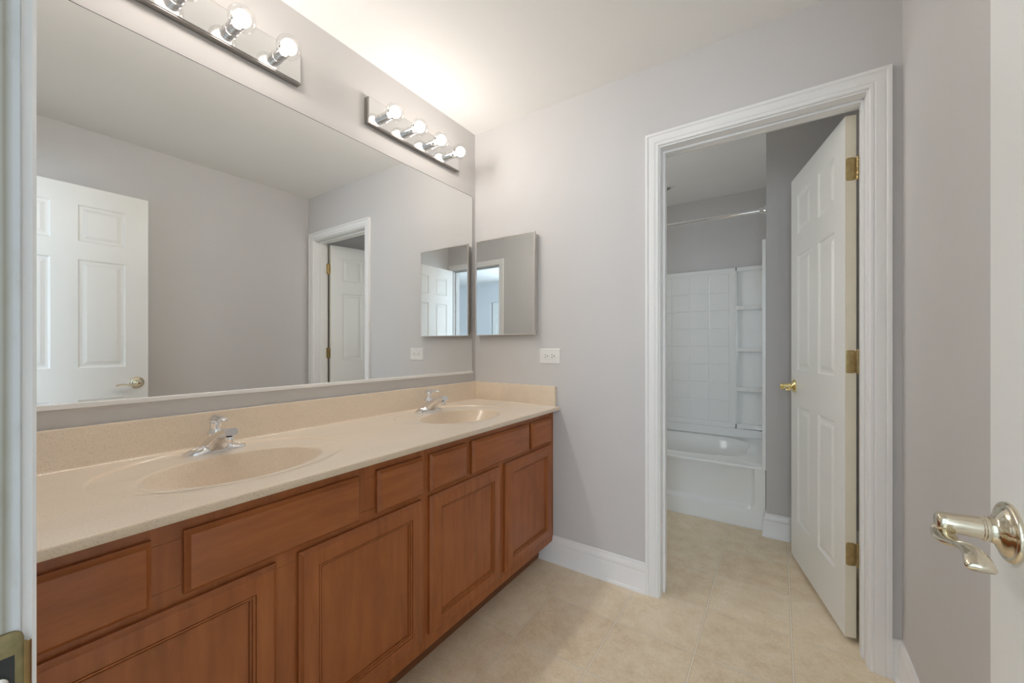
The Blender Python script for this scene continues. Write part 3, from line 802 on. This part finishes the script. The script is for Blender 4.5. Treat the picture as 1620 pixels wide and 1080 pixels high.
def sup(cx, cy, ax, ay, z, p, n=96, corner=None):
    out = []
    for i in range(n):
        a = 2*math.pi*i/n; c, s_ = math.cos(a), math.sin(a)
        out.append((cx + ax*math.copysign(abs(c)**(2/p), c), cy + ay*math.copysign(abs(s_)**(2/p), s_), z))
    return out
bx, by = (xt0+xt1)/2 - 0.01, 3.375
rim = []
for i in range(96):
    a = 2*math.pi*i/96; c, s_ = math.cos(a), math.sin(a)
    tx = ((xt1-bx) if c > 0 else (bx-xt0))/max(abs(c)*.65, 1e-6); ty = ((yt1-by) if s_ > 0 else (by-yt0-.008))/max(abs(s_)*.33, 1e-6)
    t = min(tx, ty); rim.append([bx + c*.65*t, by + s_*.33*t, ZR])
for (gx, gy) in ((xt1,yt1),(xt0,yt1),(xt0,yt0+.008),(xt1,yt0+.008)):
    j = min(range(96), key=lambda i: (rim[i][0]-gx)**2+(rim[i][1]-gy)**2); rim[j] = [gx, gy, ZR]
m.rings([rim, sup(bx, by, .672, .352, ZR, 4.2), sup(bx, by, .664, .344, ZR+.004, 4.0), sup(bx, by, .650, .332, ZR+.001, 3.6), sup(bx, by, .635, .318, ZR-.020, 3.4), sup(bx, by, .605, .290, ZR-.13, 3.2), sup(bx, by, .565, .262, ZR-.25, 3.0), sup(bx, by, .52, .225, ZR-.31, 3.0), sup(bx, by, .40, .15, ZR-.318, 3.0)], cap0=False, cap1=True)
m.rings([[(x, yt0+.008, ZR) for x in (xt0, xt1)], [(x, yt0+.0035, ZR-.001) for x in (xt0, xt1)], [(x, yt0+.001, ZR-.0035) for x in (xt0, xt1)], [(x, yt0, ZR-.008) for x in (xt0, xt1)], [(x, yt0, ZR-.012) for x in (xt0, xt1)]], closed=False, cap0=False, cap1=False)
m.build('basin', 'acrylic', tb, smooth=45)
boxo('caulk_bead', 'caulk', (xt0, xt1, yt0-.006, yt0, 0, .006), tb, bevel=0.002)

# ------------------------------------------------------------------ tub surround
ts = empty('tub_surround', ((xt0+xt1)/2, YT, ZR)); tag(ts, 'white moulded tub surround with tile pattern and corner shelves', 'tub surround')
YP = 3.778; zs0, zs1 = 0.462, 1.806
px0, px1 = -1.350, -0.296
m = MB()
m.rings([[(px0+a, YP+d, zs0+a), (px1-a, YP+d, zs0+a), (px1-a, YP+d, zs1-a), (px0+a, YP+d, zs1-a)] for a, d in ((0, YT-YP-.002),(0,.006),(.004,.001),(.010,0),(.030,0),(.034,.004),(.046,.0075))], cap1=False)
# tile field with raised, soft-edged squares
fx0, fx1, fz0, fz1 = px0+.046, px1-.046, zs0+.046, zs1-.046
tx = [fx0] + [x for x in (-1.249, -1.099, -0.949, -0.799, -0.649, -0.499, -0.350) if fx0+.01 < x < fx1-.01] + [fx1]
tz = [fz0] + [0.684, 0.8355, 0.990, 1.144, 1.297, 1.450, 1.602] + [fz1]
for i in range(len(tx)-1):
    for j in range(len(tz)-1):
        m.rings([[(tx[i]+a, YP+.0075-d, tz[j]+a), (tx[i+1]-a, YP+.0075-d, tz[j]+a), (tx[i+1]-a, YP+.0075-d, tz[j+1]-a), (tx[i]+a, YP+.0075-d, tz[j+1]-a)] for a, d in ((0,0),(.0012,.0004),(.0036,.0036),(.0060,.0044))], cap0=False, cap1=True)
m.build('tile_panel', 'acrylic', ts, smooth=9)
def shelf_column(xa, xb, flip):
    m = MB()
    yb = YT-.010
    m.box(xa, xb, yb, YT-.002, ZR, zs1)                         # back of the niche
    m.box(xa, xb, YP+.004, yb, zs1-.034, zs1)                    # header
    m.box(xa, xb, YP+.004, yb, zs0, zs0+.042)                    # sill
    m.box(xa, xa+.012, YP+.004, yb, zs0, zs1); m.box(xb-.010, xb, YP+.004, yb, zs0, zs1)
    m.build('niche', 'acrylic', ts, bevel=0.003)
    for z in (1.485, 1.138, 0.808):
        s = MB()
        pl = [(xa+.010, yb), (xa+.010, YP-.002), (xa+.026, YP-.006), (xb-.008, YP-.010), (xb-.008, yb)]
        if flip: pl = [(xa+.008, yb), (xa+.008, YP-.010), (xb-.026, YP-.006), (xb-.010, YP-.002), (xb-.010, yb)]
        s.rings([[(x, y, zz) for x, y in pl] for zz in (z-.036, z)])
        s.build('shelf', 'acrylic', ts, bevel=0.006, seg=3)
shelf_column(-0.2985, -0.078, False)
shelf_column(-1.568, -1.3475, True)
boxo('ledge', 'acrylic', (xt0+.012, xt1-.012, YP+.006, YT-.002, ZR, zs0+.003), ts, bevel=0.002)
m = MB(); m.box(XA-.014, XA-.002, YA+.012, YT-.002, ZR, 1.800); m.box(XA-.020, XA-.001, YA+.006, YA+.030, ZR, 1.800)
m.build('side_panel', 'acrylic', ts, bevel=0.002)
m = MB(); m.box(XT+.002, XT+.014, YA+.012, YT-.002, ZR, 1.800); m.build('side_panel', 'acrylic', ts, bevel=0.002)

# ------------------------------------------------------------------ shower rod and alcove ceiling light
sr = empty('shower_rod', ((XT+XA)/2, 2.905, 1.992)); tag(sr, 'chrome shower rod spanning the tub alcove', 'shower rod')
m = MB(); m.tube([(XT+.006, 2.905, 1.992), (XA-.006, 2.905, 1.992)], .0125, 20); m.build('rod', 'chrome', sr)
for xx, dx in ((XA-.001, -1), (XT+.001, 1)):
    m = MB(); m.lathe([(.030,0),(.030,.004),(.027,.008),(.018,.012),(.0165,.030),(.0150,.034)], (xx, 2.905, 1.992), (dx,0,0), 28); m.build('flange', 'chrome', sr, smooth=40)
rl = empty('recessed_light', (-0.752, 3.385, H-.010)); tag(rl, 'small round recessed light in the ceiling above the tub', 'ceiling light')
m = MB(); m.lathe([(.030,.010),(.032,.004),(.040,.001),(.048,.002),(.052,.010)], (-0.752, 3.385, H-.010), (0,0,1), 36, cap0=False, cap1=False)
m.build('trim_ring', 'ceiling_paint', rl, smooth=50)
m = MB(); m.lathe([(.004,-.008),(.014,-.004),(.020,.004),(.030,.0095)], (-0.752, 3.385, H-.010), (0,0,1), 28); m.build('lamp', 'dark_chrome', rl, smooth=50)
